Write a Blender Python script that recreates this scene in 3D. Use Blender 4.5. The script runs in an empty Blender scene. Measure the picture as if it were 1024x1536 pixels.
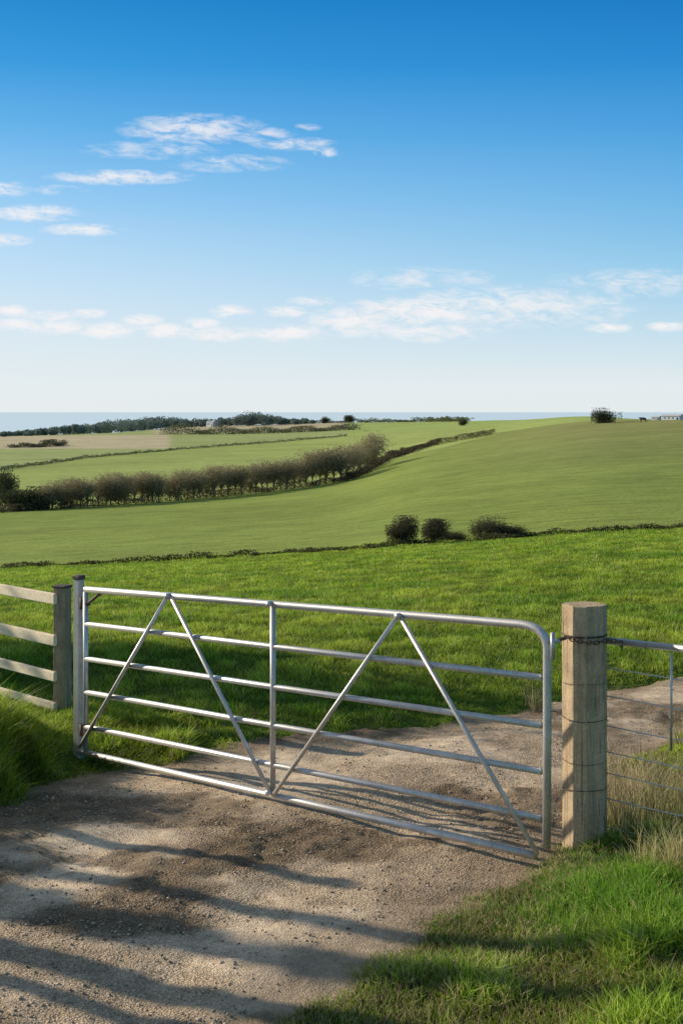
import bpy, bmesh, math, random
import numpy as np
from mathutils import Vector, Matrix
random.seed(3); rng=np.random.default_rng(7)
scene=bpy.context.scene
COL=scene.collection
F=2133.0; CH=2.4
# ------------------------------------------------------------------ helpers
def hash2(xi,yi,s):
    h=(xi*374761393+yi*668265263+s*144269504)&0xffffffff
    h=((h^(h>>13))*1274126177)&0xffffffff
    return ((h^(h>>16))&0xffffffff)/4294967296.0
def vn(x,y,s=0):
    x=np.asarray(x,float);y=np.asarray(y,float)
    xi=np.floor(x).astype(np.int64);yi=np.floor(y).astype(np.int64)
    fx=x-xi;fy=y-yi;fx=fx*fx*(3-2*fx);fy=fy*fy*(3-2*fy)
    a=hash2(xi,yi,s);b=hash2(xi+1,yi,s);c=hash2(xi,yi+1,s);d=hash2(xi+1,yi+1,s)
    return (a*(1-fx)+b*fx)*(1-fy)+(c*(1-fx)+d*fx)*fy
def fbm(x,y,s=0,o=4):
    r=0;a=1;t=0
    for i in range(o):
        r=r+a*vn(x*2**i,y*2**i,s+i*17);t+=a;a*=.5
    return r/t
def sm(a,b,x):
    t=np.clip((np.asarray(x,float)-a)/(b-a),0,1);return t*t*(3-2*t)
def mesh_np(name,V,Fc,cols=None,smooth=False):
    V=np.asarray(V,np.float32);Fc=np.asarray(Fc,np.int32)
    me=bpy.data.meshes.new(name)
    n,k=Fc.shape
    me.vertices.add(len(V));me.vertices.foreach_set('co',V.ravel())
    me.loops.add(n*k);me.loops.foreach_set('vertex_index',Fc.ravel())
    me.polygons.add(n);me.polygons.foreach_set('loop_start',np.arange(0,n*k,k,dtype=np.int32))
    me.polygons.foreach_set('loop_total',np.full(n,k,np.int32))
    if smooth: me.polygons.foreach_set('use_smooth',np.ones(n,bool))
    me.update(calc_edges=True)
    if cols is not None:
        at=me.color_attributes.new('Col','FLOAT_COLOR','POINT')
        c=np.ones((len(V),4),np.float32);c[:,:3]=cols
        at.data.foreach_set('color',c.ravel())
    return me
def obj(name,me,loc=(0,0,0),parent=None,mat=None,rot=None,**k):
    o=bpy.data.objects.new(name,me);COL.objects.link(o)
    o.location=loc
    if rot: o.rotation_euler=rot
    if parent: o.parent=parent
    if mat and me is not None and len(me.materials)==0: me.materials.append(mat)
    for a,b in k.items(): o[a]=b
    return o
def tube(pts,rad,ns=10,closed=False):
    pts=[Vector(p) for p in pts];n=len(pts)
    if not hasattr(rad,'__len__'): rad=[rad]*n
    V=[];Fc=[];up=None
    for i in range(n):
        if closed: t=(pts[(i+1)%n]-pts[i-1])
        else: t=pts[min(i+1,n-1)]-pts[max(i-1,0)]
        t.normalize()
        if up is None:
            up=Vector((0,0,1)) if abs(t.z)<.9 else Vector((1,0,0))
        up=(up-t*up.dot(t)).normalized();b=t.cross(up)
        for j in range(ns):
            a=2*math.pi*j/ns
            V.append(pts[i]+(up*math.cos(a)+b*math.sin(a))*rad[i])
    for i in range(n if closed else n-1):
        for j in range(ns):
            i2=(i+1)%n
            Fc.append((i*ns+j,i*ns+(j+1)%ns,i2*ns+(j+1)%ns,i2*ns+j))
    if not closed:
        for e,base in ((0,0),(1,(n-1)*ns)):
            c=len(V);V.append(pts[0] if e==0 else pts[-1])
            for j in range(ns):
                q=(base+j,base+(j+1)%ns)
                Fc.append((q[1],q[0],c,c) if e==0 else (q[0],q[1],c,c))
    return V,Fc
def poly_mesh(name,parts,smooth=True,off=(0,0,0)):
    V=[];Fc=[]
    for v,f in parts:
        b=len(V);V+= [tuple(Vector(p)-Vector(off)) for p in v]
        for q in f:
            q=list(dict.fromkeys(q));Fc.append([i+b for i in q])
    me=bpy.data.meshes.new(name);me.from_pydata(V,[],Fc);me.update()
    if smooth:
        me.polygons.foreach_set('use_smooth',[True]*len(me.polygons))
    return me
def box(sx,sy,sz,bev=.004,mtx=None,seg=1,cuts=0):
    bm=bmesh.new();bmesh.ops.create_cube(bm,size=1)
    bmesh.ops.scale(bm,vec=(sx,sy,sz),verts=bm.verts)
    if bev: bmesh.ops.bevel(bm,geom=bm.edges[:],offset=bev,segments=seg,affect='EDGES')
    if mtx is not None: bmesh.ops.transform(bm,matrix=mtx,verts=bm.verts)
    bm.verts.index_update()
    V=[v.co.copy() for v in bm.verts];Fc=[[v.index for v in f.verts] for f in bm.faces]
    bm.free();return V,Fc
# ------------------------------------------------------------------ materials
def nt(mat):
    mat.use_nodes=True;t=mat.node_tree;t.nodes.clear();return t
class G:
    def __init__(s,t): s.t=t
    def n(s,typ,**k):
        x=s.t.nodes.new(typ)
        for a,b in k.items(): setattr(x,a,b)
        return x
    def l(s,a,b): s.t.links.new(a,b)
    def m(s,op,a,b=None,c=None,clamp=False):
        x=s.t.nodes.new('ShaderNodeMath');x.operation=op;x.use_clamp=clamp
        for i,v in enumerate((a,b,c)):
            if v is None: continue
            if isinstance(v,(int,float)): x.inputs[i].default_value=v
            else: s.l(v,x.inputs[i])
        return x.outputs[0]
    def mix(s,fac,a,b,mode='MIX'):
        x=s.t.nodes.new('ShaderNodeMix');x.data_type='RGBA';x.blend_type=mode
        for k,v in ((0,fac),(6,a),(7,b)):
            if isinstance(v,(int,float)): x.inputs[k].default_value=v
            elif isinstance(v,tuple): x.inputs[k].default_value=(*v,1) if len(v)==3 else v
            else: s.l(v,x.inputs[k])
        return x.outputs[2]
    def ramp(s,fac,stops,interp='LINEAR'):
        x=s.t.nodes.new('ShaderNodeValToRGB');cr=x.color_ramp;cr.interpolation=interp
        while len(cr.elements)<len(stops): cr.elements.new(.5)
        for e,(p,c) in zip(cr.elements,stops):
            e.position=p;e.color=(*c,1) if isinstance(c,tuple) else (c,c,c,1)
        s.l(fac,x.inputs[0]);return x.outputs[0]
    def noise(s,vec,scale,detail=4,rough=.55,dist=0):
        x=s.n('ShaderNodeTexNoise');x.inputs['Scale'].default_value=scale;x.inputs['Detail'].default_value=detail
        x.inputs['Roughness'].default_value=rough;x.inputs['Distortion'].default_value=dist
        if vec: s.l(vec,x.inputs['Vector'])
        return x.outputs['Fac']
    def scale(s,vec,sc):
        x=s.n('ShaderNodeMapping');x.inputs['Scale'].default_value=sc;s.l(vec,x.inputs['Vector']);return x.outputs[0]
def finish(g,color,rough=.8,bump=None,bstr=.3,bdist=.01,metal=0,spec=.3,transl=0):
    p=g.n('ShaderNodeBsdfPrincipled');out=g.n('ShaderNodeOutputMaterial')
    if isinstance(color,tuple): p.inputs['Base Color'].default_value=(*color,1)
    else: g.l(color,p.inputs['Base Color'])
    if isinstance(rough,(int,float)): p.inputs['Roughness'].default_value=rough
    else: g.l(rough,p.inputs['Roughness'])
    p.inputs['Metallic'].default_value=metal
    p.inputs['Specular IOR Level'].default_value=spec
    if bump is not None:
        b=g.n('ShaderNodeBump');b.inputs['Strength'].default_value=bstr;b.inputs['Distance'].default_value=bdist
        g.l(bump,b.inputs['Height']);g.l(b.outputs[0],p.inputs['Normal'])
    if transl:
        tr=g.n('ShaderNodeBsdfTranslucent');mx=g.n('ShaderNodeMixShader');mx.inputs[0].default_value=transl
        if isinstance(color,tuple): tr.inputs[0].default_value=(*color,1)
        else: g.l(color,tr.inputs[0])
        g.l(p.outputs[0],mx.inputs[1]);g.l(tr.outputs[0],mx.inputs[2]);g.l(mx.outputs[0],out.inputs[0])
    else: g.l(p.outputs[0],out.inputs[0])
def newmat(name):
    m=bpy.data.materials.new(name);return m,G(nt(m))
def leafmat(name,tr=.35,rough=.6,spec=.2,tint=(1,1,1)):
    m,g=newmat(name);a=g.n('ShaderNodeAttribute',attribute_name='Col')
    c=g.mix(1.0,a.outputs['Color'],tint,'MULTIPLY')
    finish(g,c,rough,spec=spec,transl=tr);return m
M_grass=leafmat('grass_blade',.4,.55,.2)
M_leaf=leafmat('foliage',.25,.8,.05)
M_ground,g=newmat('pasture')
pos=g.n('ShaderNodeNewGeometry').outputs['Position']
at=g.n('ShaderNodeAttribute',attribute_name='Col').outputs['Color']
n1=g.noise(pos,.03,5,.6);n2=g.noise(g.scale(pos,(.5,1.2,1)),.5,5,.65);n3=g.noise(g.scale(pos,(.6,1,1)),4,4,.6)
n4=g.noise(g.scale(pos,(.45,1,1)),.09,6,.7,.6)
v1=g.ramp(n1,[(.3,.86),(.7,1.12)]);v2=g.ramp(n2,[(.3,.76),(.7,1.22)]);v3=g.ramp(n3,[(.25,.65),(.75,1.25)])
v4=g.ramp(n4,[(.32,(.88,.91,.88)),(.68,(1.12,1.08,1.06))])
c=g.mix(1.0,at,v1,'MULTIPLY');c=g.mix(1.0,c,v2,'MULTIPLY');c=g.mix(.7,c,v3,'MULTIPLY');c=g.mix(1.0,c,v4,'MULTIPLY')
h=g.m('ADD',g.m('ADD',g.m('MULTIPLY',n2,2.0),n3),g.m('MULTIPLY',n4,1.2))
finish(g,c,.95,h,.5,.3,spec=.05)
M_track,g=newmat('gravel_surface')
pos=g.n('ShaderNodeNewGeometry').outputs['Position']
a=g.noise(pos,.9,6,.65,.4);b=g.noise(pos,9,7,.78)
vo=g.n('ShaderNodeTexVoronoi');vo.inputs['Scale'].default_value=75;g.l(pos,vo.inputs['Vector'])
vo2=g.n('ShaderNodeTexVoronoi');vo2.inputs['Scale'].default_value=150;g.l(pos,vo2.inputs['Vector'])
at=g.n('ShaderNodeAttribute',attribute_name='Col').outputs['Color']
spk=g.ramp(vo.outputs['Distance'],[(.0,1.25),(.6,.55)])
cell=g.n('ShaderNodeSeparateColor');g.l(vo2.outputs['Color'],cell.inputs[0])
cv=g.ramp(cell.outputs[0],[(0,.66),(1,1.36)])
rgh=g.ramp(a,[(.40,0.2),(.55,1.)])
c=g.mix(g.m('MULTIPLY',rgh,.45),at,g.mix(1.0,at,(.68,.60,.51),'MULTIPLY'))
c=g.mix(1.0,c,g.ramp(b,[(.3,.66),(.7,1.3)]),'MULTIPLY');c=g.mix(g.m('MULTIPLY',rgh,.85),c,spk,'MULTIPLY');c=g.mix(g.m('ADD',.4,g.m('MULTIPLY',rgh,.45)),c,cv,'MULTIPLY')
hh=g.m('ADD',g.m('MULTIPLY',g.m('MULTIPLY',vo.outputs['Distance'],-.8),rgh),g.m('ADD',g.m('MULTIPLY',b,1.4),g.m('MULTIPLY',vo2.outputs['Distance'],-.35)))
finish(g,c,.9,hh,1.0,.015,spec=.1)
M_stone,g=newmat('pebble_stone')
at=g.n('ShaderNodeAttribute',attribute_name='Col').outputs['Color'];finish(g,at,.85,spec=.2)
M_galv,g=newmat('galvanised_steel')
pos=g.n('ShaderNodeNewGeometry').outputs['Position']
n=g.noise(pos,9,5,.65);n2=g.noise(pos,60,3,.6)
c=g.mix(g.ramp(n,[(.35,0.),(.7,1.)]),(.70,.68,.64),(.48,.46,.43));c=g.mix(g.ramp(n2,[(.58,0.),(.78,.6)]),c,(.28,.24,.19))
finish(g,c,g.ramp(n,[(.3,.35),(.7,.55)]),n2,.2,.002,metal=.6,spec=.5)
M_wire,g=newmat('fence_wire');finish(g,(.6,.6,.58),.45,metal=.4)
M_rust,g=newmat('rusty_iron')
pos=g.n('ShaderNodeNewGeometry').outputs['Position'];n=g.noise(pos,50,4,.6)
finish(g,g.mix(n,(.07,.06,.05),(.2,.14,.1)),.7,n,.4,.003,metal=.3)
def woodmat(name,c1,c2,c3,sc=(14,14,.9),crk=.75,bs=.75):
    m,g=newmat(name);tc=g.n('ShaderNodeTexCoord').outputs['Object']
    s=g.scale(tc,sc);n=g.noise(s,3,6,.7,.3);n2=g.noise(tc,6,5,.6);n3=g.noise(tc,70,3,.6)
    c=g.mix(g.ramp(n,[(.35,0.),(.65,1.)]),c1,c2);c=g.mix(g.ramp(n2,[(.5,0.),(.72,.7)]),c,c3)
    c=g.mix(.5,c,g.ramp(n3,[(.3,.65),(.7,1.3)]),'MULTIPLY')
    crack=g.ramp(g.noise(g.scale(tc,(sc[0]*1.5,sc[1]*1.5,sc[2]*.6)),5,3,.6),[(.32,.25),(.42,1.)])
    c=g.mix(crk,c,crack,'MULTIPLY')
    finish(g,c,.85,g.m('ADD',n,g.m('MULTIPLY',crack,.5)),bs,.012,spec=.15);return m
M_bigpost=woodmat('weathered_post',(.66,.49,.31),(.44,.32,.19),(.27,.205,.135),(9,9,.7),.65,.7)
M_post=woodmat('grey_timber',(.50,.39,.25),(.32,.25,.16),(.19,.16,.10),(20,20,1))
M_rail=woodmat('pale_timber',(.95,.83,.62),(.88,.73,.52),(.75,.6,.4),(1.2,20,20),.15,.2)
M_bark,g=newmat('bark')
pos=g.n('ShaderNodeNewGeometry').outputs['Position'];n=g.noise(pos,3,4)
finish(g,g.mix(n,(.22,.19,.13),(.38,.32,.23)),.9)
M_white,g=newmat('white_paint')
pos=g.n('ShaderNodeNewGeometry').outputs['Position'];n=g.noise(pos,1,4);finish(g,g.mix(n,(.8,.8,.8),(.68,.68,.68)),.6)
M_roof,g=newmat('slate');pos=g.n('ShaderNodeNewGeometry').outputs['Position'];n=g.noise(pos,2,4);finish(g,g.mix(n,(.5,.5,.5),(.62,.62,.62)),.7)
M_dark,g=newmat('dark_glass');finish(g,(.03,.04,.05),.15)
M_hide,g=newmat('dark_hide');pos=g.n('ShaderNodeNewGeometry').outputs['Position'];n=g.noise(pos,2,4);finish(g,g.mix(n,(.02,.017,.015),(.05,.04,.03)),.8)
M_sea,g=newmat('sea_water');pos=g.n('ShaderNodeNewGeometry').outputs['Position']
n=g.noise(g.scale(pos,(.2,1,1)),.002,5,.6)
finish(g,g.mix(n,(.66,.84,.92),(.76,.88,.94)),.7,spec=.3)
# ------------------------------------------------------------------ terrain
cols=[-300,0,256,400,512,620,740,880,1024,1300]
tab=[
[(14,0),(100,-9),(220,-14.3),(400,-14.6),(600,-14.4),(900,-14.5),(1100,-20),(1500,-45),(2500,-75)],
[(14,0),(100,-8.62),(230,-13.9),(400,-14.2),(600,-14),(900,-13.6),(1100,-16),(1500,-40),(2500,-75)],
[(14,0),(100,-8.05),(255,-13.7),(400,-14.0),(600,-14),(900,-13.5),(1300,-12),(1500,-14),(2500,-75)],
[(14,0),(100,-7.75),(280,-13.5),(400,-14.0),(600,-13.8),(900,-12.8),(1400,-10.5),(1700,-14),(2500,-75)],
[(14,0),(100,-7.4),(310,-12.9),(450,-14.0),(600,-13),(900,-11),(1400,-8),(1700,-12),(2500,-75)],
[(14,0),(100,-6.8),(390,-9.1),(430,-10),(600,-10),(900,-8),(1300,-7),(1700,-12),(2500,-75)],
[(14,0),(100,-6.5),(250,-6.2),(470,-5.3),(600,-6.3),(900,-5),(1200,-4.5),(1600,-12),(2500,-75)],
[(14,0),(100,-6.0),(250,-4.2),(450,-1.),(600,-.5),(800,.3),(1000,0),(1500,-15),(2500,-75)],
[(14,0),(100,-5.8),(250,-3.2),(420,-.3),(520,-.2),(800,-4),(1100,-12),(1500,-20),(2500,-75)],
[(14,0),(100,-5.4),(250,-2.6),(420,.6),(520,.8),(800,-4),(1100,-12),(1500,-20),(2500,-75)]]
NL=500;ld=np.linspace(math.log(8),math.log(3000),NL);NU=161
us=np.linspace(-300,1300,NU)
T0=np.array([np.interp(np.exp(ld),[a for a,b in t],[b for a,b in t]) for t in tab])
T=np.array([[0.0]*NL]*NU)
for j in range(NL): T[:,j]=np.interp(us,cols,T0[:,j])
def blur(A,s,ax):
    r=int(s*3);k=np.exp(-.5*(np.arange(-r,r+1)/s)**2);k/=k.sum()
    pad=[(0,0),(0,0)];pad[ax]=(r,r);B=np.pad(A,pad,mode='edge')
    return np.apply_along_axis(lambda v:np.convolve(v,k,'valid'),ax,B)
T=blur(blur(T,3,0),5,1)
def base(x,y):
    x=np.asarray(x,float);y=np.asarray(y,float)
    d=np.clip(y,8,2999);px=np.clip(512+F*x/d,-299.9,1299.9)
    fu=(px+300)/1600*(NU-1);fl=(np.log(d)-ld[0])/(ld[-1]-ld[0])*(NL-1)
    i=np.clip(fu.astype(int),0,NU-2);j=np.clip(fl.astype(int),0,NL-2);a=fu-i;b=fl-j
    return T[i,j]*(1-a)*(1-b)+T[i+1,j]*a*(1-b)+T[i,j+1]*(1-a)*b+T[i+1,j+1]*a*b
trackP=np.array([(-3.6,-6),(-3.5,3),(-3.1,5.5),(-2.85,6.9),(-2.4,7.9),(-2.0,8.7),(-1.70,9.3),(-1.3,9.6),(-.53,10.15),(.43,10.5),(1.05,10.8),(1.68,11.3),(2.37,12.1),(3.0,12.6),(6,13.7),(12,14.2),
 (12,12.8),(5,12.3),(2.7,11.3),(1.85,10.0),(1.38,8.7),(1.02,7.95),(.72,7.35),(.32,6.8),(-.04,6.35),(-.3,5.9),(-.5,5.5),(-.75,4.5),(-.9,3),(-1,0),(-1,-6)])
def sdist(x,y):
    x=np.asarray(x,float);y=np.asarray(y,float)
    D=np.full(x.shape,1e9);ins=np.zeros(x.shape,bool);n=len(trackP)
    for i in range(n):
        ax,ay=trackP[i];bx,by=trackP[(i+1)%n];ex,ey=bx-ax,by-ay
        t=np.clip(((x-ax)*ex+(y-ay)*ey)/(ex*ex+ey*ey),0,1)
        D=np.minimum(D,(x-ax-t*ex)**2+(y-ay-t*ey)**2)
        c=((ay>y)!=(by>y))
        if ey!=0: c&=(x<(y-ay)/ey*ex+ax); ins^=c
    return np.where(ins,-1,1)*np.sqrt(D)
def sedge(x,y): return sdist(x,y)+(fbm(x*2.2,y*2.2,5,4)-.5)*.5
def dip(x,y): return -.10*np.exp(-((x+1.75)**2+(y-9.85)**2)/.75**2)
def gz(x,y):
    x=np.asarray(x,float);y=np.asarray(y,float)
    z=base(x,y)
    s=np.where(np.abs(y)<30,sedge(x,np.clip(y,-30,30)),50)
    near=1-sm(18,30,y)
    m=-.05+.08*sm(-.05,.55,s)
    m=m+ .26*sm(.0,.6,s)*sm(-1.85,-2.2,x)*(1-sm(9.8,10.8,y))*sm(6,8.0,y)
    m=m+ .08*sm(.1,1.5,s)*sm(.3,1.5,x)*(1-sm(8,9.5,y))
    m=m+(fbm(x*.9,y*.9,9,3)-.5)*.08*sm(0,.8,s)*sm(.3,1.2,np.abs(x+1.8)+np.abs(y-10))
    z=z+m*near+dip(x,y)
    z=z+(fbm(x/25,y/25,3,3)-.5)*sm(30,90,y)*.5
    return z
def hit(px,py,lo=5.0,hi=2400.):
    u=(px-512)/F;v=(617-py)/F
    d=np.exp(np.linspace(math.log(lo),math.log(hi),6000))
    zr=CH+v*d;zg=gz(u*d,d);k=np.argmax(zr<zg)
    if not (zr<zg).any(): k=np.argmin(zr-zg)
    return np.array([u*d[k],d[k],float(zg[k])])
def atd(px,d):
    x=(px-512)/F*d;return np.array([x,d,float(gz(x,d))])
tx=np.linspace(-1,1,441);X=8*np.sinh(tx*math.asinh(1700/8))
ty1=np.linspace(-math.asinh(5.5),math.asinh(2600/10.),520);Y=8+10*np.sinh(ty1)
XX,YY=np.meshgrid(X,Y);ZZ=gz(XX,YY)
nx,ny=len(X),len(Y)
V=np.stack([XX.ravel(),YY.ravel(),ZZ.ravel()],1)
idx=np.arange(nx*ny).reshape(ny,nx)
Fc=np.stack([idx[:-1,:-1],idx[:-1,1:],idx[1:,1:],idx[1:,:-1]],-1).reshape(-1,4)
x,y=V[:,0],V[:,1];yc=np.clip(y,8,9999);px=512+F*x/yc
b2=np.interp(px,[-300,0,256,400,512,560,620,680,740],[215,230,255,280,310,340,390,430,470])
lineA=np.interp(px,[-300,0,520,740],[330,400,800,1100])
def C(*a): return np.array(a)
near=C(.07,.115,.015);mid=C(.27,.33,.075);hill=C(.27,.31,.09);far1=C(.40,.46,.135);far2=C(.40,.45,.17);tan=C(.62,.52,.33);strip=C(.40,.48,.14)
col=np.tile(near,(len(x),1))
def lay(mask,c):
    global col
    m=np.asarray(mask,float)[:,None];col=col*(1-m)+c*m
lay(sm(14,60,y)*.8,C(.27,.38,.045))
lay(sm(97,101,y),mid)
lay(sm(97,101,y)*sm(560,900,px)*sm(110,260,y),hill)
lay(sm(97,101,y)*sm(600,1000,px)*sm(200,420,y)*.5,C(.35,.31,.13))
lm=(px<745)
lay(lm*(y>b2),far1);lay(lm*(y>lineA),far2)  # far fields paled in their colour in place of aerial haze
lay(lm*(y>620)*(y<960)*(px<255)*(y>lineA),tan)
lay(lm*(y>1000)*(px>230),tan*.9);lay((px>520)*(y>800),strip)
lay((px>=745)*(y>520),strip)
s=sedge(x,np.clip(y,-30,30));lay((1-sm(0,.25,s))*(y<20),C(.22,.17,.11))
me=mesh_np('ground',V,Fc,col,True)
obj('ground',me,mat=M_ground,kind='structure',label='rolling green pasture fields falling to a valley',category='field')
me=bpy.data.meshes.new('sea');me.from_pydata([(-60000,1200,-60),(60000,1200,-60),(60000,90000,-60),(-60000,90000,-60)],[],[(0,1,2,3)])
obj('sea',me,mat=M_sea,kind='structure',label='calm pale blue sea meeting the horizon',category='sea')
# track : ruts follow an arc from the lower left, through the gate, away to the right
def rut(x,y):
    xc=np.interp(y,[2,5.5,6.5,7.5,8.5,9.5,10.5,11.5,13],[-2.0,-1.5,-1.25,-.8,-.2,.55,1.4,2.4,4.0])
    q=(x-xc)*np.interp(y,[5,8,12],[1.,.85,.6])+.12*(fbm(x*.6,y*.6,48,2)-.5)
    return np.exp(-((q-.62)/.2)**2)+np.exp(-((q+.62)/.2)**2),np.exp(-(q/.36)**2)
def trk(x,y):
    r,c=rut(x,y)
    return base(x,y)+(fbm(x*.8,y*.8,21,3)-.5)*.045+(fbm(x*6,y*6,22,3)-.5)*.022-r*.018+c*.012+dip(x,y)*.8+.005
xs=np.arange(-4.2,8,.03);ys=np.arange(2,15,.03);XX,YY=np.meshgrid(xs,ys);x=XX.ravel();y=YY.ravel()
s=sedge(x,y)
rt,ct=rut(x,y)
p=fbm(x*1.1+3,y*1.5,41,4)
cen=np.exp(-((x+.45+.35*(y-7.4))/1.2)**2-((y-7.5)/.6)**2)
dk=sm(.46,.62,p+.28*cen+.05*ct-.09*rt-.01+.1*(fbm(x*7,y*7,46,3)-.5)*2)
z=trk(x,y)+(vn(x*22,y*22,31)-.5)*.007+dk*(fbm(x*12,y*12,33,3)-.5)*.05
idx=np.arange(len(x)).reshape(len(ys),len(xs))
Fc=np.stack([idx[:-1,:-1],idx[:-1,1:],idx[1:,1:],idx[1:,:-1]],-1).reshape(-1,4)
keep=(s[Fc]<.38).all(1);Fc=Fc[keep]
used=np.unique(Fc);mp=-np.ones(len(x),int);mp[used]=np.arange(len(used));Fc=mp[Fc]
x,y,z,s,dk,rt=x[used],y[used],z[used],s[used],dk[used],rt[used]
tanc=C(.86,.67,.47);brn=C(.30,.22,.14)
st_=fbm((x+y*.55)*2.2,(y-x*.55)*.5,44,3)
col=tanc*((.66+.5*st_)*(1+.18*np.clip(rt,0,1)))[:,None];col=col*(1-dk[:,None]*.85)+brn*dk[:,None]*.85
e=sm(-.3,.1,s)[:,None];col=col*(1-e*.55)+brn*e*.55
me=mesh_np('gravel_track',np.stack([x,y,z],1),Fc,col,True)
obj('gravel_track',me,mat=M_track,kind='structure',label='worn pale gravel and dirt farm track',category='track')
N=70000
yy=5.0+8.5*rng.random(N)**1.6;xx=(rng.random(N)-.5)*.62*yy
s=sedge(xx,yy);w=fbm(xx*1.1+3,yy*1.5,41,4);r_,c_=rut(xx,yy)
k=(s<.05)&(rng.random(N)<(sm(.42,.6,w)*.8+.22)*(1-.6*np.clip(r_,0,1)));xx,yy=xx[k],yy[k];N=len(xx)
zz=trk(xx,yy)
sz=.0025+.008*rng.random(N)**3
oc=np.array([(1,0,0),(-1,0,0),(0,1,0),(0,-1,0),(0,0,1),(0,0,-1)],float)
of=np.array([(0,2,4),(2,1,4),(1,3,4),(3,0,4),(2,0,5),(1,2,5),(3,1,5),(0,3,5)])
th=rng.random(N)*6.28;cs,sn=np.cos(th),np.sin(th)
sc=sz[:,None]*np.stack([.7+.8*rng.random(N),.7+.6*rng.random(N),.45+.4*rng.random(N)],1)
P=oc[None]*sc[:,None,:]*(1+.25*(rng.random((N,6,1))-.5))
Q=P.copy();Q[...,0]=P[...,0]*cs[:,None]-P[...,1]*sn[:,None];Q[...,1]=P[...,0]*sn[:,None]+P[...,1]*cs[:,None]
Q+=np.stack([xx,yy,zz+sz*.3],1)[:,None]
Fc=(of[None]+6*np.arange(N)[:,None,None]).reshape(-1,3)
cc=np.repeat((C(.5,.40,.29)*(.35+1.0*rng.random((N,1)))),6,0)
obj('loose_gravel',mesh_np('loose_gravel',Q.reshape(-1,3),Fc,cc,True),mat=M_stone,kind='stuff',label='loose pale stones scattered on the farm track',category='gravel')
# ------------------------------------------------------------------ grass
def blades(name,x,y,h,w,col,label,lean=.5,zf=gz,mat=M_grass,droop=.35,bias=(0,0)):
    N=len(x);z=zf(x,y)-.01
    a=rng.random(N)*6.283;la=rng.random(N)*6.283;L=h*lean*rng.random(N)
    bx,by=np.cos(a)*w/2,np.sin(a)*w/2;lx,ly=np.cos(la)*L+bias[0]*h,np.sin(la)*L+bias[1]*h
    V=np.empty((N,5,3),np.float32)
    V[:,0]=np.stack([x-bx,y-by,z],1);V[:,1]=np.stack([x+bx,y+by,z],1)
    V[:,2]=np.stack([x-bx*.8+lx*.3,y-by*.8+ly*.3,z+h*.55],1);V[:,3]=np.stack([x+bx*.8+lx*.3,y+by*.8+ly*.3,z+h*.55],1)
    V[:,4]=np.stack([x+lx,y+ly,z+h*(1-droop*lean*rng.random(N))],1)
    Fc=(np.array([(0,1,3),(0,3,2),(2,3,4)])[None]+5*np.arange(N)[:,None,None]).reshape(-1,3)
    sh=np.array([.3,.3,.9,.9,1.35])[None,:,None]  # self-shadow of the tufts painted in: dark roots, bright tips
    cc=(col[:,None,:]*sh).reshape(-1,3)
    return obj(name,mesh_np(name,V.reshape(-1,3),Fc,cc,True),mat=mat,kind='stuff',label=label,category='grass')
def gcol(x,y,a,b,dry,dryp):
    N=len(x);t=np.clip((fbm(x*.7,y*.7,55,3)-.5)*2.6+.55+.4*(rng.random(N)-.5),0,1)[:,None]
    c=a*(1-t)+b*t
    dm=(rng.random(N)<dryp)[:,None];c=np.where(dm,dry*(.7+.6*rng.random((N,1))),c*(.65+.75*rng.random((N,1))))
    return c
ga=C(.18,.33,.024);gb=C(.45,.54,.055);gd=C(.56,.47,.22)
N=500000
yy=np.exp(rng.random(N)*math.log(100/9.3))*9.3;xx=(rng.random(N)-.5)*.62*yy
s=np.where(yy<16,sedge(xx,np.clip(yy,0,16)),9)
k=(s>.05)&((yy>10.2)|(xx>-1.2));xx,yy=xx[k],yy[k];n=len(xx)
hn=fbm(xx*1.6,yy*1.6,61,3);q=np.clip((12/yy)**.6,.25,1);cl=sm(.3,.8,vn(xx*6*q,yy*6*q,62))
sN=sedge(xx,np.clip(yy,0,16))
h=(.025+.045*hn+.05*cl)*(.6+.6*rng.random(n))*np.clip((yy/10)**.3,1,2.)*np.where(yy<13,.35+.65*sm(0,.8,sN),1)
w=.0055*(yy/10)**.95*(.7+.6*rng.random(n))
gc=gcol(xx,yy,ga,gb,gd,.06)*(.75+.35*cl[:,None])
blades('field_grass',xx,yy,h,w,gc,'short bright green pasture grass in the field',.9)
N=200000
yy=4.6+5.2*rng.random(N);xx=-1.0+3.9*rng.random(N)
s=sedge(xx,yy);k=(s>-.04)&(xx>-.9)&(rng.random(N)<.3+.7*sm(0,.35,s));xx,yy,s=xx[k],yy[k],s[k];n=len(xx)
cl=sm(.35,.7,fbm(xx*3.5,yy*3.5,72,2))
tall=np.clip(sm(.1,1.3,s+.9*(fbm(xx*1.3,yy*1.3,71,3)-.5))*(.3+.8*cl),0,1.1)
h=(.025+.03*rng.random(n)+.17*tall*(.4+.6*rng.random(n)))
w=(.0045+.004*rng.random(n))*(.8+.5*tall)
dp=np.clip(.14+.5*(1-tall*1.3),.05,.6)
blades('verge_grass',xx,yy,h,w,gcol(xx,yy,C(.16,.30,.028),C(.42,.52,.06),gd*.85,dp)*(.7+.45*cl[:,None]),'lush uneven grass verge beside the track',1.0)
N=90000
yy=8.0+3.6*rng.random(N);xx=-4.2+3.1*rng.random(N)
s=sedge(xx,yy);k=(s>.0)&((xx<-1.5)|(s<1.2));xx,yy,s=xx[k],yy[k],s[k];n=len(xx)
dg_=np.hypot((xx+1.84),(yy-9.95)*.8)
tall=sm(.0,.35,s)*sm(.2,.6,dg_)*(1-.85*sm(9.8,10.5,yy))
cl=sm(.35,.62,fbm(xx*2.6,yy*2.6,73,2))
h=.035+.035*rng.random(n)+.36*tall*rng.random(n)*(.2+.9*cl)
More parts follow.
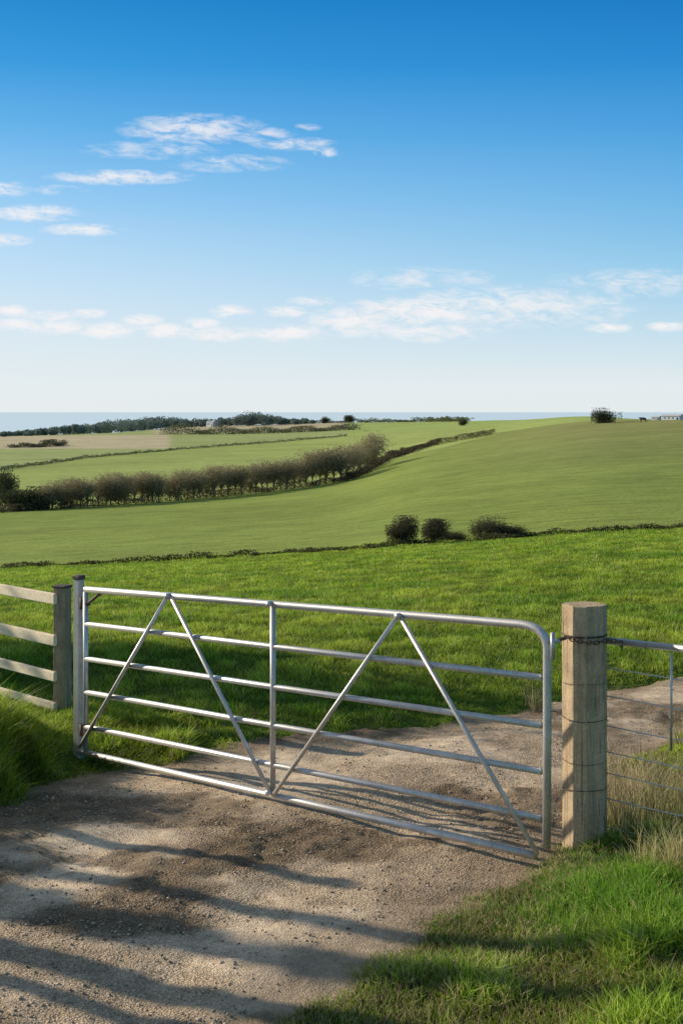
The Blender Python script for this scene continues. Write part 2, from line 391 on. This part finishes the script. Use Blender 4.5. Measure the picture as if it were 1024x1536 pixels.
blades('bank_grass',xx,yy,h,.006+.004*rng.random(n),gcol(xx,yy,ga*.9,gb*.9,gd*.8,.10)*(.5+.6*cl[:,None]),'long green grass on bank beneath the timber fence',1.0,bias=(.25,-.25))  # blade colour darkened to give the bank its shade
N=14000
yy=7.6+4*rng.random(N);xx=1.5+2.4*rng.random(N);s=sedge(xx,yy);k=(s>.05);xx,yy=xx[k],yy[k]
q=rng.random(len(xx))<sm(.36,.58,fbm(xx*1.9,yy*1.9,91,2));xx,yy=xx[q],yy[q];n=len(xx)
blades('dry_weeds',xx,yy,.1+.27*rng.random(n),.004+.003*rng.random(n),gcol(xx,yy,C(.16,.17,.06),C(.48,.38,.23),gd,.4),'dry brown and green weeds behind the wire fence',.8)
N=600;cx=rng.choice([1.55,1.62,1.70,1.9],N)+.05*rng.standard_normal(N);cy=7.0+.1*rng.standard_normal(N)-.2*(cx-1.6)
blades('straw_tuft',cx,cy,.12+.28*rng.random(N),np.full(N,.0035),gcol(cx,cy,gd*1.1,gd*1.3,gd,.5),'pale dry straw stalks under the wire fence',.8)
# ------------------------------------------------------------------ trees
def quads(c,size,rng_,col,asp=.6):
    N=len(c);t=rng_.standard_normal((N,3));t/=np.linalg.norm(t,axis=1)[:,None]
    b=np.cross(t,rng_.standard_normal((N,3)));b/=np.linalg.norm(b,axis=1)[:,None]
    s=(size*(.6+.8*rng_.random(N)))[:,None]
    V=np.stack([c-t*s,c-b*s*asp,c+t*s,c+b*s*asp],1).reshape(-1,3)
    Fc=np.arange(4*N).reshape(-1,4);return V,Fc,np.repeat(col,4,0)
def tree_data(name,seed,h,cr,tf,nl,ls,c1,c2,clumps=14,bushy=False,spread=.33,lim=1.7,wind=0):
    r=np.random.default_rng(seed)
    cz=h*(tf+(1-tf)*.5);ch=h*(1-tf)*.5
    cen=[]
    for i in range(clumps):
        d=r.standard_normal(3);d/=np.linalg.norm(d);q=.35+.55*r.random()
        zz_=cz+d[2]*ch*q*.95
        cen.append((d[0]*cr*q+wind*(zz_-cz),d[1]*cr*q,zz_))
    cen=np.array(cen);parts=[]
    lean=np.array([r.normal()*.05*h,r.normal()*.05*h,0])
    tr=h*.028
    for st in range(1 if not bushy else 4):
        o=np.array([0,0,0.]) if not bushy else np.array([r.normal()*cr*.18,r.normal()*cr*.18,0])
        top=lean+np.array([0,0,cz])+(o*1.5)
        pts=[o+(0,0,-.15),o+(top-o)*.3+r.normal(size=3)*.02*h*[1,1,0],o+(top-o)*.65,top]
        parts.append(tube([tuple(p) for p in pts],[tr*1.2,tr*.9,tr*.7,tr*.3],6))
    for c in cen:
        st=np.array([0,0,h*tf*(.6+.5*r.random())])+lean*.4
        m=(st+c)/2+r.normal(size=3)*.04*h
        parts.append(tube([tuple(st),tuple(m),tuple(st+(c-st)*.9)],[tr*.5,tr*.32,tr*.1],5))
    trunk=poly_mesh(name+'_trunk',parts)
    k=r.integers(0,clumps,nl);sp=cr*spread*(.7+.6*r.random(clumps))
    P=cen[k]+np.clip(r.standard_normal((nl,3)),-lim,lim)*sp[k][:,None]*[1,1,.8]
    P[:,2]=np.maximum(P[:,2],(tf*.7+.15*r.random(nl))*h if not bushy else .08*h*r.random(nl))
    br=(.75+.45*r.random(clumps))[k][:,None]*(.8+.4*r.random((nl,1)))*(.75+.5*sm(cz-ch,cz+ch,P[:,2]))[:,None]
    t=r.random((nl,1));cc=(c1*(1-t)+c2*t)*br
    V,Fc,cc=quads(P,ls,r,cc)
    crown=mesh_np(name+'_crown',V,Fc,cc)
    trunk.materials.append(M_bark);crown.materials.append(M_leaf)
    return trunk,crown
def place(kind,data,loc,sc=1,rz=0,label='',cat='tree',group=None,sz=None):
    e=bpy.data.objects.new(kind,None);COL.objects.link(e);e.location=tuple(loc);e.rotation_euler=(0,0,rz)
    e.scale=(sc,sc,sz or sc);e['label']=label;e['category']=cat
    if group: e['group']=group
    for nm,me in zip(('trunk','crown'),data):
        o=bpy.data.objects.new(nm,me);COL.objects.link(o);o.parent=e
    return e
ol=C(.26,.24,.13);br=C(.38,.30,.18);dg=C(.05,.062,.03);dg2=C(.11,.115,.055)
hv=[tree_data('hedge_tree',100+i,5.0,2.0,.27,3000,.10,ol,br,16,spread=.38) for i in range(6)]
B2p=[0,256,400,512,535,560];B2y=[768,752,738,722,714,703]
px_=72.;i=0
while px_<562:
    py=float(np.interp(px_,B2p,B2y));P=hit(px_,py,lo=120)
    hp=np.interp(px_,[60,130,300,420,480,545],[40,42,43,44,48,50])
    sc=hp*P[1]/F/5.0*random.uniform(.82,1.12)
    P[1]+=random.uniform(-2.5,2.5)
    place('hedgerow_tree',hv[i%6],(P[0],P[1],gz(P[0],P[1])-.1),sc,random.random()*6.28,'bare brownish windswept tree in a field hedgerow','tree','trees along the valley hedgerow')
    px_+=random.uniform(8,12.5);i+=1
bc1=C(.075,.07,.038);bc2=C(.14,.115,.065)
bv=[tree_data('thorn',200+i,2.0,1.2,.16,9000,.05,bc1,bc2,24,True,.33,1.3,.25) for i in range(2)]
bw=[tree_data('scrub',210+i,2.0,1.2,.02,9000,.05,dg*1.3,bc2*.9,26,True,.36,1.3) for i in range(2)]
for k_,(px,py,wp,hp,v_,lb) in enumerate([(605,818,54,40,bv[0],'round dark thorn bush on the field boundary'),(650,816,50,38,bv[1],'twiggy dark thorn bush on the field boundary'),(684,811,40,14,bw[0],'low dark scrub beside thorn bushes'),(735,808,60,29,bw[1],'spreading dark green bush on field boundary'),(771,806,48,18,bw[0],'low dark green bush on field boundary')]):
    P=hit(px,py,lo=40);e=place('thorn_bush',v_,P-[0,0,.05],1,random.random()*1.,lb,'bush','bushes on the field boundary')
    e.scale=(wp*P[1]/F/2.7,)*2+(hp*P[1]/F/1.9,)
dv=[tree_data('dark_bush',300+i,4.0,2.4,.04,6000,.12,dg,dg2,22,True,.36,1.3) for i in range(3)]
for k_,(px,py,wp,hp) in enumerate([(8,748,44,42),(28,766,60,36),(62,764,54,36),(100,758,40,34),(-40,765,70,45),(175,750,40,30)]):
    P=hit(px,py,lo=100);e=place('valley_bush',dv[k_%3],P-[0,0,.15],1,random.random()*6,'dense dark green bush at end of the hedgerow','bush','dense bushes at the end of the hedgerow')
    e.scale=(wp*P[1]/F/5,)*2+(hp*P[1]/F/4.0,)
for px,d,wp,hp,lb in [(906,440,40,19,'round dark lone tree on the hilltop'),(694,880,14,10,'small dark tree on the far field edge'),(590,400,20,13,'small brown shrub beside hedge bank'),(523,1380,16,12,'dark rounded tree by distant hedge'),(488,1380,14,10,'dark rounded tree by distant hedge')]:
    P=atd(px,d);e=place('lone_tree',dv[int(px)%3] if px!=590 else hv[0],P-[0,0,.2],1,1.3*px,lb,'tree')
    q=(5,3.8) if px!=590 else (3.8,5)
    e.scale=(wp*d/F/q[0],)*2+(hp*d/F/q[1],)
def hedge(name,pts,w,h,n,ls,c1,c2,label,cat='hedge',seed=1,hvar=.5,kind=None):
    r=np.random.default_rng(seed);pts=np.array(pts)[:,:2]
    seg=np.linalg.norm(np.diff(pts,axis=0),axis=1);cum=np.concatenate([[0],np.cumsum(seg)])
    t=r.random(n)*cum[-1];X=np.interp(t,cum,pts[:,0]);Yv=np.interp(t,cum,pts[:,1])
    X=X+r.normal(size=n)*w*.4;Yv=Yv+r.normal(size=n)*w*.4
    hh=h*np.clip(1-hvar+2*hvar*(fbm(t/(h*3.5),t*0,seed,3)*2-.5),.05,3)
    Z=gz(X,Yv)+hh*r.random(n)**.8
    tt=r.random((n,1));cc=(c1*(1-tt)+c2*tt)*(.7+.6*r.random((n,1)))
    V,Fc,cc=quads(np.stack([X,Yv,Z],1),ls,r,cc)
    o0=pts[0];off=np.array([o0[0],o0[1],float(gz(o0[0],o0[1]))])
    o=obj(name,mesh_np(name,V-off,Fc,cc),loc=tuple(off),mat=M_leaf,label=label,category=cat)
    return o
L=[hit(p,q,lo=40) for p,q in [(-150,856),(0,852),(150,846),(300,838),(430,831),(560,823),(700,813),(800,804),(900,798),(1024,792),(1180,786)]]
hedge('boundary_hedge',L,.6,.24,13000,.07,C(.07,.08,.03),C(.16,.14,.06),'low dark scrubby boundary between two fields',seed=3,hvar=.9)
L=[hit(p,q,lo=120) for p,q in [(-150,776),(0,769),(128,761),(256,752),(400,738),(512,722),(545,710)]]
hedge('valley_hedge',L,1.5,1.3,18000,.13,C(.12,.115,.06),br*.6,'low dark hedge beneath a row of trees',seed=4)
L=[hit(p,q,lo=120) for p,q in [(520,722),(545,711),(575,694),(620,677),(660,666),(700,659),(740,652)]]
hedge('hedge_bank',L,1.6,1.7,16000,.18,C(.06,.05,.035),C(.15,.115,.07),'dark brown hedge bank climbing the hill',seed=5,hvar=.3)
L=[atd(p,np.interp(p,[-300,0,520,740],[330,400,800,1100])) for p in (-150,0,130,260,390,520)]
hedge('field_hedge',L,1.2,.8,9000,.22,dg*3,C(.2,.19,.11),'thin dark hedge line across pale fields',seed=6)
L=[atd(p,d) for p,d in ((245,960),(350,950),(440,960),(535,960))]
hedge('far_hedge',L,6,4.0,8000,.45,C(.24,.21,.12),dg*4,'thick olive hedge between distant fields',seed=7)
L=[atd(p,d) for p,d in ((15,640),(55,650),(98,680))]
hedge('short_hedge',L,3,2.2,3500,.3,dg*2.3,C(.18,.15,.1),'short dark hedge on a tan field',seed=8)
L=[atd(p,d) for p,d in ((440,1400),(540,1400),(640,1330),(700,1200))]
hedge('horizon_hedge',L,6,3.0,5000,.7,dg*2.8,dg2*1.8,'dark hedge along the most distant field',seed=9)
r=np.random.default_rng(12);P=[];Cc=[]
pxs=[-200,0,60,100,170,250,275,300,345,390,430,470];tops=[660,653,643,637,631,624,629,630,625,617,627,631];dep=[900,980,1050,1100,1250,1400,1420,1420,1420,1420,1440,1450]
for k_ in range(420):
    p=r.uniform(-150,472);d=np.interp(p,pxs,dep)*r.uniform(.93,1.05);g0=atd(p,d)
    top=CH-(np.interp(p,pxs,tops)+r.normal()*1.5-617)/F*d;hh=max(top-g0[2],3.0)*r.uniform(.7,1.03)
    R=hh*r.uniform(.3,.5)+1.2;n=200
    q=r.standard_normal((n,3));q/=np.linalg.norm(q,axis=1)[:,None];q*=(r.random((n,1))**.4)
    P.append(g0+[0,0,hh*.52]+q*[R,R,hh*.5]);b=r.uniform(.7,1.25)
    Cc.append((C(.20,.25,.21)*b)*(.8+.4*r.random((n,1))))
P=np.concatenate(P);Cc=np.concatenate(Cc);V,Fc,cc=quads(P,.8,r,Cc)
obj('far_woodland',mesh_np('far_woodland',V,Fc,cc),mat=M_leaf,kind='stuff',label='distant dark coastal woodland above the sea',category='woodland')
dk1=C(.05,.07,.03);dk2=C(.1,.12,.05)
big=tree_data('hawthorn',401,4.3,1.5,.12,13000,.075,dk1,dk2,24,True)
place('hawthorn_tree',big,(-7.9,16.1,float(gz(-7.9,16.1))-.05),.98,1.,'dense green hawthorn beside the pasture','tree')
sap=[tree_data('sapling',410,3.0,.11,.12,1800,.035,dk1,dk2,26,spread=.5,lim=1.3),tree_data('sapling',411,3.0,.3,.12,3000,.05,dk1,dk2,20,lim=1.3)]
for k_,(bx,by,sc,v_) in enumerate([(-5.3,7.0,.75,1),(-8.0,10.35,1.45,0)]):  # unseen saplings added to lay bands of shade over the track
    place('shadow_sapling',sap[v_],(bx,by,float(gz(bx,by))-.05),sc,k_*1.3,'added unseen sapling casting shade on the track','tree','added shade-casting saplings')
# ------------------------------------------------------------------ gate
A=np.array([-1.833,10.0]);B=np.array([1.073,7.43]);gd_=(B-A)/np.linalg.norm(B-A);gn=np.array([-gd_[1],gd_[0]])
def gp(px,py,off=0):
    u=(px-512)/F;v=(617-py)/F
    t=(gn@A)/(gn@np.array([u,1.]));p=np.array([u*t,t,CH+v*t]);p[:2]-=gn*off*np.sign(gn[1]);return p
gbase=gp(129,1128);gbase[2]=0
gate=bpy.data.objects.new('field_gate',None);COL.objects.link(gate);gate.location=tuple(gbase)
gate['label']='galvanised steel five bar farm gate closed across the track';gate['category']='gate'
def gpart(name,parts,mat=M_galv,label=None):
    o=obj(name,poly_mesh(name,parts,off=tuple(gbase)),mat=mat,parent=gate)
    if label:o['label']=label
    return o
gpart('stile',[tube([gp(129,1129),gp(129,1000),gp(129,888)],.018,12)])
top=[gp(129,884),gp(300,897.5),gp(500,913.5),gp(700,929.5),gp(778,936)]
c0=gp(778,936);c1=gp(820,975);k0=gp(820,939)
arc=[]
for i in range(1,9):
    t=i/9;arc.append((1-t)**2*c0+2*(1-t)*t*k0+t*t*c1)
fr=top+arc+[c1,gp(820,1100),gp(819,1272)]
gpart('frame',[tube(fr,.0225,14)])
gpart('bottom_rail',[tube([gp(118,1127),gp(460,1205),gp(803,1283)],.0215,14)])
for a,b in (((129,936),(811,1016)),((129,988),(811,1088)),((129,1038),(811,1157)),((129,1090),(811,1227))):
    pa,pb=gp(*a),gp(*b)
    sag=(pa+pb)/2-np.array([0,0,.004])
    gpart('rail',[tube([pa,sag,pb],.0185,12)])
gpart('upright',[tube([gp(410,904,.004),gp(410,1186,.004)],.017,10)])
for a,b in (((257,893),(125,1120)),((262,895),(409,1185)),((602,922),(416,1190)),((606,926),(810,1279))):
    gpart('brace',[tube([gp(*a,.03),gp(*b,.03)],.0135,8)])
gpart('corner_brace',[tube([gp(156,886),gp(131,906)],.012,8)],M_rust)
for q in ((258,893),(603,923),(410,905),(409,1187)):
    c=gp(*q,.045);n3=np.array([gn[0],gn[1],0])*.03*-np.sign(gn[1]);gpart('bolt',[tube([c-n3,c+n3*.3],.017,8)],M_galv)
gpart('latch',[tube([gp(826,962),gp(838,962)],.012,8),tube([gp(833,948,.03),gp(833,988,.03)],.012,8)],M_galv)
for py in (905,1095):
    gpart('hinge',[tube([gp(119,py),gp(134,py+1)],.014,8),tube([gp(124,py-9),gp(124,py+9)],.02,8)],M_rust)
def groundz(x,y): return float(gz(x,y))
hp=gp(119,1127);zt=CH-(869-617)/F*hp[1]
e=bpy.data.objects.new('gate_post',None);COL.objects.link(e);e.location=(hp[0]-.005,hp[1]+.02,0);e['label']='square galvanised steel post carrying the gate hinges';e['category']='gate post'
Rz=Matrix.Rotation(math.radians(-35),4,'Z')
obj('shaft',poly_mesh('shaft',[box(.06,.06,zt+.3,.006,Matrix.Translation((0,0,(zt-.3)/2))@Rz)],False),parent=e,mat=M_galv)
obj('cap',poly_mesh('cap',[box(.07,.07,.03,.006,Matrix.Translation((0,0,zt+.013))@Rz)],False),parent=e,mat=M_rust)
D=7.8;cx=(876-512)/F*D;zt=CH-(906-617)/F*D
def octpost(name,w,ch,z0,z1,rot,mat,parent,loc,cap=.012,k1=.93):
    bm=bmesh.new();h=w/2
    ring=[(h,h-ch),(h-ch,h),(-h+ch,h),(-h,h-ch),(-h,-h+ch),(-h+ch,-h),(h-ch,-h),(h,-h+ch)]
    zs=np.concatenate([np.linspace(z0,z1-cap,26),[z1-cap*.3,z1]])
    rows=[]
    for i,z in enumerate(zs):
        k=1.0 if i<len(zs)-2 else (.99 if i==len(zs)-2 else k1)
        row=[]
        for x,y in ring:
            a=rot;X=x*math.cos(a)-y*math.sin(a);Y_=x*math.sin(a)+y*math.cos(a)
            q=k*(1+.012*math.sin(z*3+x*30))
            row.append(bm.verts.new((X*q+random.uniform(-1,1)*.0015,Y_*q+random.uniform(-1,1)*.0015,z)))
        rows.append(row)
    for a,b in zip(rows[:-1],rows[1:]):
        for j in range(8): bm.faces.new((a[j],a[(j+1)%8],b[(j+1)%8],b[j]))
    bm.faces.new(rows[-1])
    me=bpy.data.meshes.new(name);bm.to_mesh(me);bm.free()
    return obj(name,me,loc=loc,parent=parent,mat=mat)
e=bpy.data.objects.new('timber_post',None);COL.objects.link(e);e.location=(cx,D,0);e['label']='stout weathered chamfered gatepost bound with wire';e['category']='gate post'
octpost('shaft',.215,.05,-.2,zt,math.radians(22),M_bigpost,e,(0,0,0),.008,.97)
def wrap(z,r=.0035,R=.121,turn=1,tilt=.0):
    pts=[]
    for i in range(int(28*turn)):
        a=2*math.pi*i/28;pts.append((R*math.cos(a),R*math.sin(a),z+tilt*math.sin(a)+.006*i/28))
    return tube(pts,r,6)
for py,t in ((958,2.3),(1082,1.2),(1191,1.2),(1030,1),(1147,1)):
    zz_=CH-(py-617)/F*(D-.12)
    obj('wire_binding',poly_mesh('wire_binding',[wrap(zz_,.003 if t>2 else (.0022 if t>1.1 else .0014),.1205,t,random.uniform(-.012,.012))]),parent=e,mat=M_rust)
zc=CH-(962-617)/F*7.65
parts=[]
s0=Vector(gp(824,962))+Vector((0,-.03,0))
path=[s0,Vector((cx-.115,D-.10,zc+.012)),Vector((cx-.06,D-.135,zc-.002)),Vector((cx+.03,D-.14,zc-.012)),Vector((cx+.1,D-.115,zc+.0)),Vector((cx+.17,D-.15,zc-.002)),Vector((cx+.175,D-.16,zc-.07))]
dense=[]
for a,b in zip(path[:-1],path[1:]):
    n=max(2,int((b-a).length/.022))
    for i in range(n): dense.append(a.lerp(b,i/n))
for i in range(len(dense)-1):
    c=(dense[i]+dense[i+1])/2;t=(dense[i+1]-dense[i]).normalized();s_=t.cross(Vector((0,1,0))).normalized();u_=Vector((0,1,0)) if i%2 else s_
    pts=[c+t*.018*math.cos(a)+u_*.010*math.sin(a) for a in [j*2*math.pi/10 for j in range(10)]]
    parts.append(tube(pts,.0032,5,True))
obj('fastening_chain',poly_mesh('fastening_chain',parts,off=tuple(s0)),loc=tuple(s0),mat=M_rust,label='short dark chain tying gate to post',category='chain')
# ------------------------------------------------------------------ right wire fence
P0=Vector((cx+.12,D-.02,0));dirw=Vector((.70,-.62,0)).normalized()
wf=bpy.data.objects.new('wire_fence',None);COL.objects.link(wf);wf.location=tuple(P0);wf['label']='wire stock fence with steel top rail';wf['category']='fence'
def wp_(py,px=912):
    return CH-(py-617)/F*P0.y
ob=obj('rail',poly_mesh('rail',[tube([Vector((.0,-.02,wp_(960))),dirw*2.0+Vector((0,0,wp_(962)+.03))],.019,12)]),parent=wf,mat=M_galv)
for py in (1001,1044,1089,1128,1160,1197,1240):
    z=wp_(py);pts=[Vector((-.0,0,z))+dirw*(2.0*i/8)+Vector((0,0,-.02*math.sin(math.pi*i/8)+random.uniform(-.003,.003))) for i in range(9)]
    obj('wire',poly_mesh('wire',[tube(pts,.0032,6)]),parent=wf,mat=M_wire)
b=dirw*.385
obj('dropper',poly_mesh('dropper',[tube([b+Vector((0,-.01,wp_(968))),b+Vector((0,-.01,wp_(1095)-.05))],.007,8)]),parent=wf,mat=M_galv)
obj('fence_post',poly_mesh('fence_post',[box(.1,.1,1.5,.01,Matrix.Translation(dirw*2.03+Vector((0,0,.5))))],False),parent=wf,mat=M_post)
Dp=11.2;pxp=94;fx=(pxp-512)/F*Dp;zt=CH-(881-617)/F*Dp
wfn=bpy.data.objects.new('timber_fence',None);COL.objects.link(wfn);wfn.location=(fx,Dp,0);wfn['label']='pale four rail timber fence with grey post';wfn['category']='fence'
dl=Vector((-.52,.56,0)).normalized()
def sqpost(name,loc,z1,w=.11):
    o=octpost(name,w,.012,-.2,z1,math.radians(-25),M_post,wfn,loc);return o
sqpost('post',(0,0,0),zt);sqpost('post',tuple(dl*2.2),zt);sqpost('post',tuple(dl*4.4),zt)
obj('post_cap',poly_mesh('post_cap',[box(.12,.12,.02,.006,Matrix.Translation((0,0,zt+.008))@Matrix.Rotation(-.42,4,'Z'))],False),parent=wfn,mat=M_rust)
nf=Vector((-dl.y,dl.x,0));nf=nf if nf.y<0 else -nf
for pyc in (897,959,1013,1059):
    z=CH-(pyc-617)/F*Dp
    p0=nf*.072+Vector((0,0,z))-dl*.02
    L_=4.5
    me=poly_mesh('rail',[box(L_,.035,.085 if pyc<1000 else .075,.006,seg=2)],False)
    o=obj('rail',me,parent=wfn,mat=M_rail,loc=tuple(p0+dl*L_/2));o.rotation_euler=(0,0,math.atan2(dl.y,dl.x))
sv=math.radians(28)
# unseen poles added left of the track so their shadows streak across it
for xq,yq,hq,wq,ta in [(-6.4,10.1,3.5,.15,.02),(-6.5,9.45,3.4,.13,-.015),(-5.6,8.55,2.6,.20,.02),(-4.6,9.65,1.75,.12,-.02),(-5.3,8.1,2.2,.12,.03)]:
    e=bpy.data.objects.new('shadow_pole',None);COL.objects.link(e);e.location=(xq,yq,groundz(xq,yq));e.rotation_euler=(ta,-ta,0);e['label']='added unseen pole casting a shadow streak over the track';e['category']='pole';e['group']='added shadow-casting poles'
    octpost('shaft',wq,wq*.28,-.2,hq,.3,M_post,e,(0,0,0))
# ------------------------------------------------------------------ cow and sheds
P=atd(964,425)
verts=[(0,0,1.05),(.45,0,1.08),(.8,0,1.1),(1.05,0,1.25),(1.3,0,1.3),(1.55,0,1.12),(-.5,0,1.08),(-.75,0,1.1),(-.9,0,.9),
 (.75,.2,.75),(.73,.2,.4),(.75,.2,0),(.75,-.2,.75),(.73,-.2,.4),(.75,-.2,0),(-.6,.2,.75),(-.78,.2,.42),(-.7,.2,0),(-.6,-.2,.75),(-.78,-.2,.42),(-.7,-.2,0)]
edges=[(0,1),(1,2),(2,3),(3,4),(4,5),(0,6),(6,7),(7,8),(2,9),(9,10),(10,11),(2,12),(12,13),(13,14),(6,15),(15,16),(16,17),(6,18),(18,19),(19,20)]
rad=[.36,.36,.32,.2,.16,.1,.36,.2,.04,.15,.08,.07,.15,.08,.07,.17,.08,.07,.17,.08,.07]
me=bpy.data.meshes.new('cow');me.from_pydata(verts,edges,[])
o=obj('cow',me,loc=(P[0],P[1],P[2]-.02),mat=M_hide,label='dark cow standing on the hilltop',category='cow');o.rotation_euler=(0,0,2.6)
o.modifiers.new('s','SKIN');mm=o.modifiers.new('u','SUBSURF');mm.levels=1;mm.render_levels=1
if len(me.skin_vertices):
    for v,r_ in zip(me.skin_vertices[0].data,rad): v.radius=(r_,r_)
    me.skin_vertices[0].data[0].use_root=True
else: print('NO SKIN LAYER')
def shed(px,d,L_,W,H_,lb,rz=0,z=None):
    P=atd(px,d);e=bpy.data.objects.new('farm_building',None);COL.objects.link(e);e.location=tuple(P-[0,0,.3]);e.rotation_euler=(0,0,rz);e['label']=lb;e['category']='building'
    obj('wall',poly_mesh('wall',[box(L_,W,H_,.02,Matrix.Translation((0,0,H_/2)))],False),parent=e,mat=M_white)
    hh=H_*.4;V=[(-L_/2-.2,-W/2-.2,H_),(L_/2+.2,-W/2-.2,H_),(L_/2+.2,W/2+.2,H_),(-L_/2-.2,W/2+.2,H_),(-L_/2-.2,0,H_+hh),(L_/2+.2,0,H_+hh)]
    obj('roof',poly_mesh('roof',[(V,[(0,1,5,4),(2,3,4,5),(1,2,5),(3,0,4),(0,3,2,1)])],False),parent=e,mat=M_roof)
    for k in range(3): obj('window',poly_mesh('window',[box(L_*.08,.05,H_*.25,.01,Matrix.Translation((-L_*.3+k*L_*.22,-W/2-.02,H_*.58)))],False),parent=e,mat=M_dark)
    obj('door',poly_mesh('door',[box(L_*.08,.06,H_*.7,.01,Matrix.Translation((L_*.38,-W/2-.02,H_*.36)))],False),parent=e,mat=M_dark)
shed(1008,450,6.5,3,1.5,'long low white building on the hilltop',-.75);shed(984,460,2.6,2.4,1.2,'small white shed on the hilltop',-.75)
shed(318,1330,9,6,4.5,'white house among distant trees',-.75)
# ------------------------------------------------------------------ light
az_dir=Vector((-math.cos(sv),math.sin(sv),0));el=math.radians(21.5)
sd=Vector((az_dir.x*math.cos(el),az_dir.y*math.cos(el),math.sin(el)))
sun=bpy.data.lights.new('sun','SUN');sun.energy=5.0;sun.angle=math.radians(.6);sun.color=(1,.89,.71)
so=bpy.data.objects.new('sun',sun);COL.objects.link(so);so.rotation_euler=(-sd).to_track_quat('-Z','Y').to_euler();so.location=(-20,10,20)
w=bpy.data.worlds.new('World');scene.world=w;w.use_nodes=True;t=w.node_tree;t.nodes.clear();g=G(t)
sky=g.n('ShaderNodeTexSky');sky.sky_type='NISHITA';sky.sun_disc=False;sky.sun_elevation=el
sky.sun_rotation=math.atan2(sd.x,sd.y);sky.air_density=1.0;sky.dust_density=.6;sky.ozone_density=2
gen=g.n('ShaderNodeTexCoord').outputs['Generated'];sp=g.n('ShaderNodeSeparateXYZ');g.l(gen,sp.inputs[0])
dx,dy,dz=sp.outputs
st=[(.0,(.80,.86,.88)),(.018,(.79,.86,.89)),(.055,(.63,.79,.90)),(.10,(.42,.68,.90)),(.147,(.23,.54,.87)),(.19,(.10,.41,.80)),(.235,(.022,.29,.70)),(.28,(.003,.215,.59)),(.36,(.02,.2,.5)),(.6,(.19,.26,.35)),(1.0,(.22,.26,.32))]
rc=g.ramp(g.m('MAXIMUM',dz,0.0),st)
lrc=g.n('ShaderNodeCombineColor');g.l(g.m('ADD',1.0,g.m('MULTIPLY',dx,-1.3)),lrc.inputs[0]);g.l(g.m('ADD',1.0,g.m('MULTIPLY',dx,-.5)),lrc.inputs[1]);g.l(g.m('ADD',1.0,g.m('MULTIPLY',dx,-.25)),lrc.inputs[2])
hz=g.ramp(g.m('MAXIMUM',dz,0.0),[(.02,0.),(.12,1.)])
rc=g.mix(hz,rc,g.mix(1.0,rc,lrc.outputs[0],'MULTIPLY'))
rc10=g.mix(1.0,rc,(10,10,10),'MULTIPLY')
base_=g.mix(.94,sky.outputs[0],rc10)
ysafe=g.m('MAXIMUM',dy,.15);U=g.m('DIVIDE',dx,ysafe);Vv=g.m('DIVIDE',dz,ysafe)
cl=[(290,194,120,26,.75),(390,203,60,14,.6),(440,216,70,12,.7),(225,225,110,16,.45),(185,266,125,13,.8),(345,245,100,15,.5),(8,285,46,14,.9),(50,320,80,15,.9),(125,345,70,11,.8),(10,360,45,11,.9),(490,228,22,9,.7),(90,285,50,9,.35),(460,191,26,7,.45),
 (20,466,32,10,1.),(25,487,44,11,1.),(75,474,46,10,.95),(85,491,62,13,1.),(133,470,32,9,.95),(165,496,54,14,1.),(214,480,36,11,1.),(252,496,56,13,1.),(300,485,34,11,1.),(332,501,66,13,1.),(346,467,40,13,1.),(428,467,36,11,1.),(432,500,76,15,1.),(467,452,40,9,.8),
 (530,482,80,26,1.),(630,468,150,26,1.),(640,496,120,20,.8),(760,460,220,36,.7),(910,492,44,9,1.),(1000,490,36,9,1.),(630,418,120,20,.5),(950,425,150,24,.45)]
tot=None
for (a,b_,wx,wy,am) in cl:
    q=g.m('ADD',g.m('POWER',g.m('MULTIPLY',g.m('ADD',U,-(a-512)/F),F/wx),2.0),g.m('POWER',g.m('MULTIPLY',g.m('ADD',Vv,-(617-b_)/F),F/wy),2.0))
    q=g.m('MULTIPLY',g.m('MAXIMUM',g.m('SUBTRACT',1.0,q),0.0),am)
    tot=q if tot is None else g.m('MAXIMUM',tot,q)
cmb=g.n('ShaderNodeCombineXYZ');g.l(g.m('MULTIPLY',U,50.0),cmb.inputs[0]);g.l(g.m('ADD',g.m('MULTIPLY',Vv,150.0),g.m('MULTIPLY',U,10.0)),cmb.inputs[1])
nz=g.noise(cmb.outputs[0],1.0,9,.70,.5)
cm=g.m('MULTIPLY',g.m('POWER',tot,.6),g.ramp(g.m('ADD',nz,g.m('MULTIPLY',tot,.16)),[(.42,0.),(.74,1.)],'EASE'))
cm=g.m('MULTIPLY',cm,g.m('GREATER_THAN',dy,.2))
fin=g.mix(g.m('MULTIPLY',cm,.92),base_,(9.4,9.1,9.1))
bg=g.n('ShaderNodeBackground');bg.inputs[1].default_value=.1;g.l(fin,bg.inputs[0])
wo=g.n('ShaderNodeOutputWorld');g.l(bg.outputs[0],wo.inputs[0])
# ------------------------------------------------------------------ camera
cam=bpy.data.cameras.new('camera');co=bpy.data.objects.new('camera',cam);COL.objects.link(co)
co.location=(0,0,CH);co.rotation_euler=(math.radians(90),0,0)
cam.sensor_fit='VERTICAL';cam.sensor_height=36;cam.lens=50;cam.shift_y=-151/1536;cam.clip_end=200000;cam.clip_start=.1
scene.camera=co
scene.view_settings.view_transform='Standard';scene.view_settings.look='None';scene.view_settings.exposure=0
